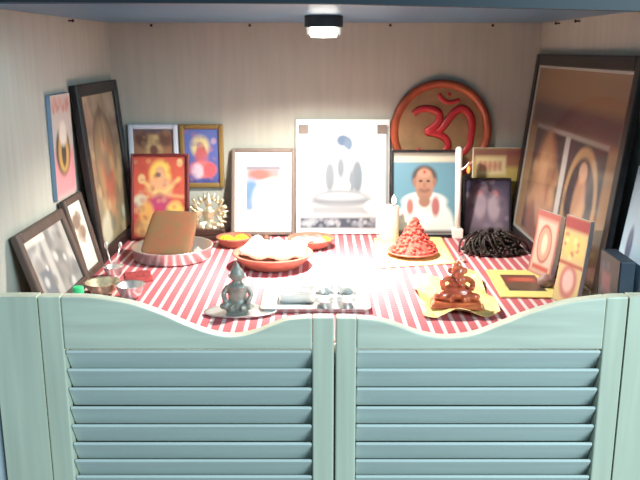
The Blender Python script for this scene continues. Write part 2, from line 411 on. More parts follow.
picture('narrow_picture', 'unframed pale print with pink foot on the left wall beside the tall dark picture', (XL+.001, 1.527, TAB+.166), PI/2, 0, .118, .2, 0, 'fr_blue',
    [('bg',(206,192,180)), ('r',0,.86,1,.97,(206,180,168),.05), ('n',14,.06,[(206,120,104),(214,140,124)],.7,(.1,.84,.95,.96)), ('r',0,0,1,.46,(222,134,140),.12), ('e',.45,.45,.36,.24,(64,58,52),.25), ('e',.48,.44,.27,.2,(206,160,72),.3),
     ('e',.48,.42,.12,.13,(74,62,56),.4), ('e',.5,.62,.2,.12,(236,224,206),.5)], t=.008)
sk = (172,168,160)
side_pic('small_picture', 'small upright brown framed print with few brown figures on white, left wall', 'l', 1.482, 1.598, -.470, .160, .014, 'fr_mid',
    [('bg',(222,214,198)), ('e',.4,.72,.26,.12,(128,106,88),.5), ('e',.62,.55,.25,.1,(142,118,98),.5), ('n',9,.1,[(120,98,82),(160,140,122)],.7,(.15,.4,.85,.85))], t=.013)
side_pic('photo_collage', 'brown framed grey collage nearest the half doors on the left', 'l', 1.236, 1.474, -.461, .149, .019, 'fr_mid',
    [('bg',(168,164,156)), ('n',60,.09,[(120,120,118),(200,196,186),(146,138,128),(96,98,100)],.6), ('r',.12,.02,.36,.5,(104,110,118),.05), ('r',.38,.0,.5,1,(188,184,176),.05,.8), ('r',.0,.9,.5,1,(214,206,190),.06), ('n',14,.04,[(110,108,104),(206,204,196)],.7)], t=.013)
# ------------------------------------------------------------------ pictures along the back wall
def back_pic(name, label, x0, x1, ytop, ybot, b, fm, ops, Y0=None, Yt=None, hang=False, **k):
    """leaning at the back: pixel columns x0..x1, rows ytop..ybot"""
    if hang:
        Y = YB-.0015; p, q = at(x0, ybot, Y), at(x1, ybot, Y); tp = at((x0+x1)/2, ytop, Y)
        return picture(name, label, ((p.x+q.x)/2, Y, p.z), 0, 0, q.x-p.x, tp.z-p.z, b, fm, ops, **k)
    Y0 = Y0 or tab(320, ybot).y; Yt = Yt or (YB-.003)
    t = k.get('t', .014)
    p, q = at(x0, ybot, Y0-t), at(x1, ybot, Y0-t); tp = at((x0+x1)/2, ytop, Yt-t)
    H = tp.z-TAB; lean = math.atan2(Yt-Y0, H)
    return picture(name, label, ((p.x+q.x)/2, Y0, TAB+.0006), 0, lean, q.x-p.x, math.hypot(H, Yt-Y0), b, fm, ops, **k)
back_pic('wall_picture', 'pale framed brown print on the back wall, just above the red picture', 131, 180, 124, 172, .012, 'fr_pale',
    [('bg',(150,104,78)), ('e',.5,.5,.5,.5,(176,120,84),.6), ('e',.5,.72,.16,.14,(226,190,120),.5), ('e',.5,.45,.22,.28,(214,170,116),.4), ('e',.5,.45,.1,.14,(128,78,62),.5), ('r',0,.9,1,1,(96,84,110),.1), ('e',.2,.75,.16,.2,(112,70,56),.6), ('e',.8,.75,.16,.2,(124,76,60),.6), ('n',24,.07,[(190,140,96),(110,72,60),(160,112,90)],.4)], hang=True, t=.012)
back_pic('goddess_picture', 'gold framed blue print of a figure in pink robes, on the back wall', 182, 225, 124, 187, .012, 'fr_gold',
    [('vg',(74,84,160),(86,110,196)), ('e',.45,.68,.27,.2,(224,206,140),.5), ('e',.46,.68,.1,.08,(196,132,104),.4), ('e',.48,.6,.12,.1,(70,44,46),.5), ('e',.46,.67,.09,.07,(204,148,120),.4), ('e',.48,.47,.2,.2,(206,92,96),.4),
     ('e',.5,.25,.4,.16,(228,110,116),.4), ('e',.36,.22,.17,.14,(226,190,204),.5), ('e',.72,.24,.18,.14,(222,84,92),.4), ('e',.85,.78,.08,.06,(178,150,180),.6), ('r',0,0,1,.06,(60,66,140),.05), ('n',26,.07,[(90,96,170),(200,110,124),(150,130,170),(96,110,190)],.35)], hang=True, t=.012)
back_pic('goddess_print', 'red print of a golden haloed figure in maroon frame behind the steel plate', 131, 189, 155, 243, .006, 'fr_maroon',
    [('bg',(182,54,44)), ('e',.5,.62,.6,.5,(196,72,48),.6), ('e',.5,.78,.2,.17,(232,184,72),.4), ('e',.5,.78,.1,.09,(196,136,90),.4), ('e',.5,.62,.22,.16,(214,150,100),.5), ('l',[(.2,.68),(.4,.56),(.6,.56),(.85,.72)],.06,(222,176,96)),
     ('l',[(.12,.5),(.4,.5),(.65,.52),(.92,.5)],.05,(214,150,92)), ('e',.15,.72,.07,.06,(216,170,110),.4), ('e',.87,.92,.06,.05,(216,170,110),.4), ('e',.12,.45,.12,.08,(190,180,150),.5), ('e',.5,.38,.24,.14,(176,46,92),.5), ('e',.45,.26,.16,.12,(186,40,84),.5),
     ('e',.78,.3,.17,.14,(226,176,70),.5), ('e',.24,.28,.14,.16,(216,150,70),.5), ('e',.62,.24,.1,.1,(126,96,72),.6), ('e',.3,.1,.3,.1,(206,160,90),.6), ('n',70,.05,[(206,160,100),(170,44,40),(120,84,60),(190,110,80),(200,140,110),(150,40,60)],.4), ('e',.5,.79,.08,.07,(206,150,104),.6), ('e',.46,.77,.05,.03,(120,84,66),.7)], Y0=1.84, Yt=1.885, t=.014)
back_pic('framed_photo', 'grey brown framed print with wide white mat, between brass figure and big white poster', 231, 295, 150, 238, .009, 'fr_grey',
    [('bg',(214,220,224)), ('r',0,.72,1,1,(160,132,132),.2), ('e',.4,.83,.3,.1,(186,96,84),.6), ('e',.15,.5,.3,.24,(92,134,176),.6), ('e',.1,.25,.15,.12,(110,140,180),.7), ('e',.7,.35,.45,.34,(232,230,224),.6), ('r',0,.93,1,1,(120,116,130),.06)], Y0=1.885, t=.014, mat_b=.028)
P4 = back_pic('seated_figure_poster', 'large white poster of a pale grey seated figure at the centre of back wall', 296, 389, 120, 237, 0, 'paper',
    [('bg',(236,238,236)), ('e',.58,.48,.36,.44,(216,220,220),.7), ('e',.85,.52,.14,.2,(176,186,190),.8), ('e',.53,.78,.085,.085,(176,186,190),.5), ('e',.5,.82,.07,.05,(70,96,130),.5), ('e',.56,.79,.045,.06,(84,108,138),.5), ('e',.52,.69,.05,.06,(188,194,196),.5),
     ('e',.51,.53,.16,.17,(166,174,178),.4), ('e',.36,.5,.05,.14,(116,128,138),.5), ('e',.66,.5,.055,.16,(104,118,130),.5), ('e',.48,.58,.035,.09,(112,124,136),.6), ('e',.6,.46,.03,.1,(112,124,136),.6), ('e',.52,.42,.06,.05,(214,216,214),.5),
     ('e',.48,.31,.34,.08,(128,138,146),.35), ('e',.48,.325,.26,.04,(168,176,180),.5), ('l',[(.18,.28),(.8,.28)],.02,(112,122,130)), ('r',.16,.16,.8,.255,(150,158,162),.06), ('e',.82,.24,.08,.05,(226,228,228),.5),
     ('r',.04,.045,.86,.145,(60,70,86),.03), ('n',50,.022,[(150,158,168),(176,184,190)],.5,(.07,.07,.84,.13)), ('r',.96,0,1,.95,(130,135,138),.02)], Y0=1.9, t=.006)
P4 = bpy.data.objects['seated_figure_poster']
for xx in (-.097, .097):                                     # metal corner clips on the poster
    bm = bmesh.new(); box(bm, xx-.012, xx+.012, -.009, -.0068, .248, .27); box(bm, xx-.012, xx+.012, -.009, .0005, .2675, .2695); obj('corner_clip', bm, M['fr_grey'], P4, bevel=.0008)
def om_plate():
    c = at(441.5, 131.5, YB-.02); R = 51.5/F*(YB-.02)/(1.0)*.985
    r = thing('om_plate', 'round tan plate with orange rim and red om sign on the back wall', 'plate', (c.x, YB-.002, c.z))
    def disc(prof, nm, m):
        bm = bmesh.new(); lathe(bm, prof, 72); bmesh.ops.transform(bm, matrix=Matrix.Rotation(PI/2, 4, 'X'), verts=bm.verts)
        return obj(nm, bm, M[m], r, smooth=True)
    disc([(0,0),(R*.9,0),(R*.9,.008),(0,.008)], 'dish', 'om_face').data.polygons.foreach_set('use_smooth', [False]*0 or [False]*(72*3))
    disc([(R*.84,0),(R,.001),(R,.008),(R*.985,.014),(R*.93,.016),(R*.86,.013),(R*.84,.008)], 'rim', 'red_rim')
    y = -.0105; bm = bmesh.new()
    def q(px, py): return ((px-441.5)/51.5*R, y, -(py-131.5)/51.5*R)
    w = .0098
    def stroke(P, a=.6, b=1.0):
        S = spline([q(*p) for p in P], 7); n = len(S)
        tube(bm, S, [w*(a+(b-a)*math.sin(PI*min(1, .12+.88*i/n)))for i in range(n)], 8, .35)
    stroke([(413,114),(419,110),(429,109),(438,113),(439,121),(433,128),(428,132),(437,134),(446,139),(449,147),(442,156),(429,158),(417,150)])
    stroke([(437,133),(443,128),(449,119),(455,112),(462,109),(469,114),(472.5,124),(472,136),(470,147),(463,156)])
    stroke([(438,94),(442,100),(449,103),(459,100)], .4, .6)
    ball(bm, q(448, 95), .005, 2, (1,.4,1)); obj('om_sign', bm, M['om_red'], r, smooth=True)
om_plate()
back_pic('portrait_photo', 'framed portrait photo of a man in white before a blue background', 391, 458, 151, 240, .0055, 'fr_black',
    [('vg',(92,146,166),(88,140,164)), ('r',0,.88,1,1,(196,192,170),.03), ('r',0,.955,1,1,(130,118,108),.03), ('e',.5,.12,.47,.34,(214,222,222),.15), ('r',.03,0,.97,.14,(206,214,214),.06), ('e',.5,.4,.36,.12,(214,222,222),.25), ('e',.5,.69,.2,.15,(70,58,52),.3), ('e',.5,.62,.155,.19,(172,122,98),.25), ('e',.5,.5,.12,.08,(166,116,94),.4),
     ('e',.5,.74,.1,.05,(188,138,112),.5), ('e',.44,.65,.03,.015,(66,46,42),.6), ('e',.56,.65,.03,.015,(66,46,42),.6), ('e',.5,.6,.03,.035,(158,104,82),.6), ('l',[(.44,.54),(.5,.525),(.56,.54)],.022,(112,60,54)), ('e',.5,.76,.022,.02,(196,60,52),.5),
     ('e',.5,.4,.1,.07,(158,110,90),.5), ('l',[(.34,.42),(.44,.3),(.5,.27),(.56,.3),(.66,.42)],.03,(186,192,192)), ('e',.27,.34,.055,.1,(176,104,100),.6), ('e',.68,.34,.065,.12,(176,98,100),.6), ('e',.34,.64,.03,.05,(156,104,84),.5), ('e',.66,.64,.03,.05,(156,104,84),.5), ('r',0,0,1,.05,(92,80,84),.04)], Y0=1.87, Yt=1.915, t=.012)
back_pic('yellow_card', 'yellow card with red writing standing behind the dark purple picture', 470, 520, 148, 238, 0, 'paper',
    [('bg',(196,170,86)), ('r',0,.9,1,1,(150,96,80),.06), ('r',.05,.68,.66,.9,(226,206,150),.05), ('r',.13,.745,.56,.83,(206,130,110),.06,.6), ('l',[(.15,.74),(.15,.83)],.03,(180,60,62),.7), ('l',[(.24,.75),(.24,.83)],.03,(180,60,62),.7), ('l',[(.34,.73),(.34,.83)],.03,(180,60,62),.7), ('l',[(.44,.74),(.44,.83)],.03,(180,60,62),.7), ('l',[(.54,.75),(.54,.83)],.03,(180,60,62),.7), ('r',.66,.78,1,.98,(150,72,72),.06,.8), ('r',0,.5,1,.62,(190,170,60),.05)], Y0=1.922, Yt=1.935, t=.006)
back_pic('dancers_picture', 'small dark purple print with pale figures, right of the tall white candle', 463, 511, 179, 238, .005, 'fr_black',
    [('vg',(96,84,106),(52,46,80)), ('e',.5,.45,.45,.4,(122,106,126),.5), ('e',.33,.72,.09,.08,(190,70,76),.5), ('e',.68,.72,.09,.08,(190,70,76),.5), ('e',.34,.52,.14,.24,(168,150,166),.5), ('e',.66,.5,.14,.26,(172,156,170),.5), ('n',18,.09,[(156,140,156),(84,72,100),(130,96,116)],.5), ('r',0,0,1,.1,(90,82,92),.08)], Y0=1.885, Yt=1.915, t=.012)
# ------------------------------------------------------------------ things along the right wall
side_pic('large_picture', 'large dark framed picture with two tall panels leaning on the right wall', 'r', 1.285, 1.915, .486, .437, .026, 'fr_teal',
    [('bg',(150,116,82)), ('r',0,.8,1,.97,(146,110,74),.05), ('r',.02,.66,.98,.8,(92,66,68),.06), ('r',.10,.03,.48,.655,(60,50,58),.02), ('r',.53,.03,.9,.655,(58,48,58),.02),
     ('r',.48,.0,.53,.66,(176,178,176),.012), ('r',.1,.64,.9,.665,(150,148,142),.012), ('e',.29,.33,.15,.3,(150,96,72),.3), ('e',.29,.36,.07,.25,(170,120,92),.4), ('l',[(.14,.2),(.29,.62),(.45,.2)],.035,(170,128,86)), ('e',.29,.12,.16,.12,(140,88,70),.4), ('n',20,.04,[(190,150,110),(110,66,56)],.5,(.12,.05,.46,.45)),
     ('ring',.715,.33,.15,.27,.1,(172,136,92)), ('e',.715,.3,.06,.2,(176,130,100),.4), ('e',.715,.5,.04,.05,(190,150,120),.4), ('n',18,.035,[(186,150,104),(96,62,56)],.5,(.56,.05,.88,.35))], t=.014, glass=True, fillet=.005)
# two booklets propped on the big frame
def booklet(name, label, base, rz, lean, w, h, th, ops, m2='pages', bend=0):
    r = thing(name, label, 'booklet', base, (-lean, 0, rz))
    bm = bmesh.new(); n = 10
    R = []
    bf = lambda z: bend*(z/h)**2
    for j in range(n+1):
        z = h*j/n; R.append([bm.verts.new((x, y+bf(z), z)) for x, y in ((-w/2, -th), (w/2, -th), (w/2, 0), (-w/2, 0))])
    for a, b in zip(R, R[1:]):
        for k in range(4): bm.faces.new((a[k], a[(k+1) % 4], b[(k+1) % 4], b[k]))
    bm.faces.new(R[0]); bm.faces.new(R[-1]); obj('pages', bm, M[m2], r)
    print_mesh('cover', w, h, ops, r, -th-.0008, bend=bf)
    return r
booklet('booklet', 'curved white booklet with red bordered cover propped on the large picture', (.452, 1.525, TAB+.0006), math.radians(-72), math.radians(13), .078, .130, .010,
    [('bg',(172,88,80)), ('r',.08,.04,.92,.88,(198,178,160),.1), ('e',.48,.5,.28,.3,(196,150,128),.4), ('ring',.48,.5,.28,.28,.08,(178,96,84)), ('e',.48,.5,.12,.16,(226,200,176),.5), ('r',.15,.08,.85,.16,(186,72,60),.05)], bend=-.012)
booklet('story_book', 'yellow covered booklet with red patches, nearest the doors on the right', (.447, 1.345, TAB+.0006), math.radians(-72), math.radians(10), .068, .158, .008,
    [('bg',(204,182,124)), ('r',0,.85,1,1,(170,62,66),.05), ('r',.1,.55,.9,.8,(224,196,110),.05), ('n',14,.07,[(186,84,72),(236,214,140),(180,130,70)],.7,(.1,.5,.9,.85)), ('e',.5,.26,.36,.2,(186,110,104),.3), ('e',.5,.27,.22,.13,(216,176,170),.4), ('r',0,.44,1,.48,(176,76,70),.03)], bend=-.008)
# pale blue print and dark blue board in the front right corner
side_pic('blue_print', 'pale blue print leaning on the right wall nearest the doors', 'r', 1.162, 1.276, .496, .262, 0, 'fr_pale',
    [('vg',(176,214,240),(190,226,248)), ('e',.3,.5,.1,.13,(90,110,150),.5), ('e',.3,.56,.05,.05,(110,126,160),.5), ('r',0,.2,1,.3,(132,172,212),.1), ('n',12,.06,[(190,216,240),(128,164,204)],.5)], t=.007)
bx = thing('blue_box', 'dark blue box with faded red print, front right corner below the pale blue print', 'box', (.479, 1.21, TAB), (0,0,0))
bm = bmesh.new(); box(bm, -.012, .012, -.042, .042, .0005, .128); obj('carton', bm, M['bluebox'], bx, bevel=.002)
o = print_mesh('front_panel', .082, .126, [('bg',(40,52,66)), ('r',.15,.5,.6,.75,(120,76,92),.1), ('e',.4,.25,.25,.1,(92,66,86),.4), ('n',10,.08,[(70,90,116),(44,58,80)],.6)], bx, 0, z0=.0015)
o.rotation_euler = (0,0,-PI/2); o.location = (-.0128,0,0)
# yellow bordered card lying flat
p = [tab(487,273), tab(541,270), tab(556,297), tab(503,300)]; c = sum(p, Vector())/4
w_ = ((p[1]-p[0]).length + (p[2]-p[3]).length)/2; h_ = ((p[3]-p[0]).length + (p[2]-p[1]).length)/2
rz = math.atan2((p[1]-p[0]).y, (p[1]-p[0]).x)
d_ = ((p[0]+p[1])/2 - (p[2]+p[3])/2); rz = math.atan2(d_.y, d_.x) - PI/2
r = thing('greeting_card', 'yellow bordered dark card lying flat on the cloth at right', 'card', (c.x, c.y, TAB+.0008), (-PI/2, 0, rz*.6))
bm = bmesh.new(); box(bm, -w_/2, w_/2, -.002, 0, -h_/2, h_/2); obj('board', bm, M['yellow_cl'], r)
print_mesh('print', w_, h_, [('bg',(244,222,120)), ('r',.2,.2,.83,.8,(62,58,50),.02), ('r',.26,.5,.78,.72,(176,66,50),.15), ('e',.5,.38,.3,.15,(104,74,56),.5), ('e',.55,.62,.2,.07,(206,96,70),.5)], r, -.0026, z0=-h_/2)
# crumpled pouch between the booklets
bm = bmesh.new(); ball(bm, (0,0,.0135), .017, 3, (1,.85,.8), .16)
for v in bm.verts: v.co.z = max(v.co.z, 0)
o = obj('pouch', bm, M['grey_pouch'], smooth=True); p = tab(553,281); o.location = (.437, 1.445, TAB+.0006); tag(o, 'small crumpled grey pouch lying between the two booklets', 'pouch')
# heap of dark beads
bm = bmesh.new(); c = tab(491, 253); pts = []
for k in range(420):
    a = k*.31 + random.uniform(-.15,.15); rr = .062*math.sqrt(random.random())
    x, y = rr*1.12*math.cos(a*2.4), rr*.72*math.sin(a*2.4)
    z = (0.058*(1-(rr/.064)**1.2))*random.random() + .004
    s = random.uniform(.0034,.0052)
    ball(bm, (x,y,z+s*.2), s, 1, (1,1,1), .15)
for k in range(26):
    a = random.uniform(0, 2*PI); r0 = random.uniform(.01,.04); r1 = r0+random.uniform(.02,.04)
    tube(bm, spline([(r0*1.1*math.cos(a), r0*.7*math.sin(a), .048), (r1*math.cos(a+.3), r1*.65*math.sin(a+.3), .03), (r1*1.12*math.cos(a+.55), r1*.72*math.sin(a+.55), .005)], 4), .0024, 6)
zm = min(v.co.z for v in bm.verts)
for v in bm.verts: v.co.z -= zm
o = obj('bead_garland', bm, M['bead'], smooth=True); o.location = (c.x+.004, c.y, TAB+.0006)
tag(o, 'dark brown tangled heap of beads before the purple picture', 'beads')
# ------------------------------------------------------------------ candles
p = tab(457, 238)
r = thing('tall_candle', 'tall thin white candle in a small square holder beside the portrait', 'candle', (p.x, p.y, TAB+.0006))
bm = bmesh.new(); box(bm, -.0125, .0125, -.0125, .0125, 0, .024); obj('holder', bm, M['matb'], r, bevel=.002)
ht = at(455, 147, p.y).z - TAB
bm = bmesh.new(); tube(bm, [(0,0,.022), (-.0015,0,.1), (-.004,0,ht-.012), (-.0045,0,ht-.004), (-.005,0,ht)], [.0066,.0072,.0085,.0075,.003], 16); obj('candle_stick', bm, M['candle'], r, smooth=True)
bm = bmesh.new(); z = at(462, 169, p.y).z - TAB
tube(bm, spline([(-.002,-.004,z-.004), (.008,-.006,z+.002), (.02,-.008,z+.014)], 5), .0022, 8); tube(bm, [(.019,-.008,z+.014),(.021,-.008,z+.018)], .003, 8); arm = obj('arm', bm, M['steel'], r, smooth=True)
bm = bmesh.new(); ball(bm, (.019,-.010,z-.001), .0048, 2, (.9,.8,1.9)); obj('orange_drop', bm, M['orange_tip'], arm, smooth=True)  # small orange drop with weak emission, below the arm's end
p = tab(388.5, 240)
r = thing('pillar_candle', 'short pale pink candle with white flame, beside the white poster', 'candle', (p.x, p.y-.005, TAB+.0006))
hh = at(388, 205, p.y).z - TAB
bm = bmesh.new(); lathe(bm, [(0,0),(.022,0),(.0235,.003),(.0235,hh-.003),(.021,hh),(.012,hh-.003),(0,hh-.004)], 28, sy=.8); wax = obj('wax', bm, M['pinkwax'], r, smooth=True)
bm = bmesh.new(); tube(bm, [(.008,0,hh-.005),(.0095,0,hh+.004)], .0009, 6); obj('wick', bm, M['wick'], wax)
bm = bmesh.new(); lathe(bm, [(0,hh),(.0045,hh+.004),(.006,hh+.009),(.0042,hh+.016),(0,hh+.025)], 16, (.0105,0,.0015)); obj('flame', bm, M['flame'], r, smooth=True)
# ------------------------------------------------------------------ brass figure
p = tab(209, 240)
r = thing('brass_figure', 'bright brass many armed figure on dark base below the blue print', 'figurine', (p.x, p.y+.01, TAB+.0006))
bm = bmesh.new(); box(bm, -.043, .043, -.022, .022, 0, .012); box(bm, -.038, .038, -.018, .018, .012, .026); obj('plinth', bm, M['darkwood'], r, bevel=.002)
bm = bmesh.new()
lathe(bm, [(0,.026),(.022,.026),(.026,.031),(.02,.038),(.012,.044),(.013,.058),(.016,.07),(.009,.076),(.006,.08),(.009,.086),(.0095,.092),(.006,.098),(.004,.106),(0,.112)], 20, sy=.7)
for s in (-1, 1):
    tube(bm, spline([(s*.004,-.004,.04),(s*.022,-.012,.038),(s*.028,-.006,.03),(s*.01,-.014,.031)], 5), .0058, 8)
    for k, (dx, dz) in enumerate(((.022,-.024),(.032,-.006),(.034,.012),(.026,.03))):
        tube(bm, spline([(s*.011,0,.069),(s*(.012+dx*.5),-.004,.064+dz*.4),(s*(.008+dx),-.009,.068+dz)], 5), [.0044]*6+[.003]*5, 8)
        ball(bm, (s*(.008+dx),-.009,.068+dz), .0044, 2)
o = obj('body', bm, M['brass'], r); fuse(o, .0014)
bm = bmesh.new()
for k in range(15):                                        # ring of flame points behind the figure
    a = math.radians(-30 + 240*k/14); c0 = Vector((.03*math.cos(a), .010, .062+.034*math.sin(a))); d = Vector((math.cos(a),0,math.sin(a)))
    tube(bm, [c0, c0+d*.006, c0+d*.016+Vector((.002*(-1)**k,0,.002))], [.0042,.0046,.0008], 7)
tube(bm, [(.031*math.cos(math.radians(-30+10*k)), .010, .062+.035*math.sin(math.radians(-30+10*k))) for k in range(25)], .003, 7); obj('halo', bm, M['brass'], r, smooth=True)
for x in (-.030, .030):
    bm = bmesh.new(); ball(bm, (x,-.008,.034), .008, 2, (1,.9,1)); ball(bm, (x,-.01,.046), .0055, 2); tube(bm, [(x,-.006,.05),(x*.9,-.006,.062)], [.003,.001], 6); obj('attendant', bm, M['brass'], r, smooth=True)
# ------------------------------------------------------------------ steel plate with folded cloth and rice
p = tab(165.5, 268); R = .0865; p.y += R
r = tag(obj('steel_plate', (lambda b: (lathe(b, [(0,.0008),(R*.9,.0008),(R*.98,.003),(R,.026),(R*1.035,.0275),(R*1.035,.029),(R*.985,.0285),(R*.96,.0045),(0,.003)], 64), b)[1])(bmesh.new()), M['steel'], smooth=True),
    'large round steel plate with upright rim in front of the red picture', 'plate'); r.location = (p.x, p.y, TAB)
bm = bmesh.new(); n = 14; W, H, T = .110, .112, .016
def sup(a, b, k=9): return math.copysign(abs(math.cos(a))**(2/k), math.cos(a)), math.copysign(abs(math.sin(a))**(2/k), math.sin(a))
R3 = []
for j, (s, y) in enumerate([(.9,0),(.98,.12),(1,.35),(1,.65),(.98,.88),(.9,1)]):
    ring = []
    for i in range(40):
        cx, cy = sup(2*PI*i/40, 0); ring.append(bm.verts.new((W/2*s*cx*(1-.04*cy), -T*y, H/2 + H/2*s*cy + .0015*math.sin(i*1.7+j))))
    R3.append(ring)
for a, b in zip(R3, R3[1:]):
    for i in range(40): bm.faces.new((a[i], a[(i+1) % 40], b[(i+1) % 40], b[i]))
bm.faces.new(R3[0]); bm.faces.new(R3[-1])
o = obj('folded_cloth', bm, M['orange_cl'], smooth=True)
sd = o.modifiers.new('sub', 'SUBSURF'); sd.levels = sd.render_levels = 1
o.location = (p.x-.006, p.y-.048, TAB+.0125); o.rotation_euler = (math.radians(-44), 0, math.radians(-11)); tag(o, 'orange brown folded cloth with red spots propped up on the steel plate', 'cloth')
bm = bmesh.new()
for k in range(160):
    a = random.uniform(0, 2*PI); rr = .026*math.sqrt(random.random()); z = .026*(1-rr/.027)*random.random()
    ball(bm, (rr*math.cos(a)*.8, rr*math.sin(a), z+.0018), .0016, 1, (2,1,1), 0, Matrix.Rotation(random.uniform(0,PI), 3, 'Z'))
o = obj('rice', bm, M['rice']); q = at(196, 252, p.y+.02); o.location = (p.x+.058, p.y-.012, TAB+.0035); o['kind'] = 'stuff'; tag(o, 'small heap of white rice at the right side of steel plate', 'rice')
# ------------------------------------------------------------------ terracotta dishes and flowers
def dish(name, label, c, R, h, m='terra', group=None):
    bm = bmesh.new(); lathe(bm, [(0,.0006),(R*.6,.0006),(R*.68,.003),(R*.93,h*.8),(R,h),(R*.97,h+.002),(R*.9,h),(R*.62,h*.35),(0,h*.28)], 48)
    o = obj(name, bm, M[m], smooth=True); o.location = (c.x, c.y, TAB); return tag(o, label, 'dish', group)
def flower(c, R, m, label, group, h=.6):
    bm = bmesh.new()
    for ring, (n, rr, zz, tl) in enumerate(((11,.75,.0,.15),(9,.5,.25,.5),(6,.25,.42,1.0))):
        for k in range(n):
            a = 2*PI*k/n + ring*.4
            ball(bm, (R*rr*math.cos(a), R*rr*math.sin(a), R*h*zz+R*.25), R*.34, 1, (1,.75,.55), .15, Matrix.Rotation(a, 3, 'Z') @ Matrix.Rotation(-tl*.6, 3, 'Y'))
    ball(bm, (0,0,R*.55*h+R*.2), R*.3, 1)
    zm = min(v.co.z for v in bm.verts)
    for v in bm.verts: v.co.z -= zm
    o = obj('flower', bm, M[m], smooth=True); o.location = c; return tag(o, label, 'flower', group)
c1 = tab(273, 266); R1 = .086
dish('terracotta_dish', 'largest terracotta dish, front one under the lamp holding folded white paper', c1, R1, .030)
c2 = tab(235, 246); c2.x -= .002; dish('terracotta_dish', 'left back terracotta dish with yellow flowers, beside the brass figure', c2, .042, .022)
c3 = tab(311, 247); dish('terracotta_dish', 'right back terracotta dish of small petals, before the white poster', c3, .056, .022)
bm = bmesh.new(); n = 18                                    # folded white paper in the front dish
g = [[None]*(n+1) for _ in range(n+1)]
for j in range(n+1):
    for i in range(n+1):
        x, y = (i/n-.5)*.135, (j/n-.5)*.082
        z = .030 + .010*j/n + .006*math.sin(i*.9)*math.cos(j*.7) + .010*abs(i/n-.5)
        g[j][i] = bm.verts.new((x*(1-.15*j/n), y, z))
for j in range(n):
    for i in range(n): bm.faces.new((g[j][i], g[j][i+1], g[j+1][i+1], g[j+1][i]))
o = obj('folded_paper', bm, M['paper'], smooth=True); o.modifiers.new('t', 'SOLIDIFY').thickness = .012
o.location = (c1.x+.004, c1.y+.004, TAB+.006); o.rotation_euler = (0,0,math.radians(-9)); tag(o, 'folded white paper lying in the large front terracotta dish', 'paper')
for k, (dx, dy, R) in enumerate(((-.018,-.004,.019),(.016,.006,.018),(.004,-.02,.014))):
    flower((c2.x+dx, c2.y+dy, TAB+.0145), R, 'yellow_fl', ['yellow marigold at the left side of the small left dish','yellow marigold at the right side of the small left dish','smallest yellow marigold at the front of the small left dish'][k], 'yellow flowers in the left dish')
pos = [(-.035,.0,'pink_fl'),(-.018,-.014,'white_fl'),(.0,.004,'white_fl'),(.02,-.012,'white_fl'),(.033,.006,'yellow_fl'),(-.014,.02,'pink_fl'),(.016,.022,'pink_fl')]
names = ['pink flower at the left edge of right back dish','white flower at the front left of right back dish','white flower in the middle of right back dish','white flower at the front right of right back dish','yellow flower at the right edge of right back dish','pink flower at the rear left of right back dish','pink flower at the rear right of right back dish']
for (dx, dy, m), nm in zip(pos, names): flower((c3.x+dx, c3.y+dy, TAB+.0145), .0135, m, nm, 'flowers in the right back dish')
p = tab(266, 245); bm = bmesh.new(); lathe(bm, [(0,0),(.006,.001),(.0105,.009),(.009,.018),(.004,.023),(0,.025)], 18); o = obj('betel_nut', bm, M['nut'], smooth=True); o.location = (p.x, p.y+.006, TAB+.0004); tag(o, 'small brown nut standing between the two back dishes', 'nut')
# ------------------------------------------------------------------ silver tray with cups
def rr_dish(w, d, h, rad, th=.0015, flare=1.06):
    """rounded rectangular dish"""
    bm = bmesh.new()
    def ring(s, z, off=0):
        out = []; w2, d2 = w*s/2-off, d*s/2-off; q = max(rad-off, .001)
        for cx, cy, a0 in ((1,1,0),(-1,1,90),(-1,-1,180),(1,-1,270)):
            for k in range(7):
                a = math.radians(a0+90*k/6); out.append(bm.verts.new((cx*(w2-q)+q*math.cos(a), cy*(d2-q)+q*math.sin(a), z)))
        return out
    L = [ring(1,.0006), ring(1.01,.003), ring(flare,h), ring(flare+.01,h+.0012), ring(flare,h,th*1.6), ring(1,.003,th), ]
    for a, b in zip(L, L[1:]):
        for k in range(28): bm.faces.new((a[k], a[(k+1) % 28], b[(k+1) % 28], b[k]))
    bm.faces.new(L[0]); bm.faces.new(L[-1]); return bm
ct = tab(316, 301); dT = tab(316,286).y - tab(316,322).y
o = obj('steel_tray', rr_dish(.185, .135, .008, .012), M['steel'], smooth=True); o.location = (ct.x, ct.y, TAB); tag(o, 'rectangular polished steel tray at the centre front holding cups', 'tray')
p = tab(297, 300); o = obj('steel_dish', rr_dish(.062, .058, .016, .008), M['steel'], smooth=True); o.location = (p.x, p.y, TAB+.0032); tag(o, 'square steel dish on the left half of the steel tray', 'dish')
labs = ['steel cup at the back left of the four on the tray','steel cup at the back right of the four on the tray','steel cup at the front left of the four on the tray','steel cup at the front right of the four on the tray']
for k, (px, py) in enumerate(((325,294),(346,294),(324,309.5),(346,309.5))):
    bm = bmesh.new(); R = .0185; lathe(bm, [(0,.0004),(R*.7,.0004),(R*.8,.003),(R*.98,.015),(R*1.02,.0165),(R*.94,.0165),(R*.74,.004),(0,.002)], 32)
    o = obj('steel_cup', bm, M['steel'], smooth=True); p = tab(px, py); o.location = (p.x, p.y, TAB+.0032); tag(o, labs[k], 'cup', 'steel cups on the tray')
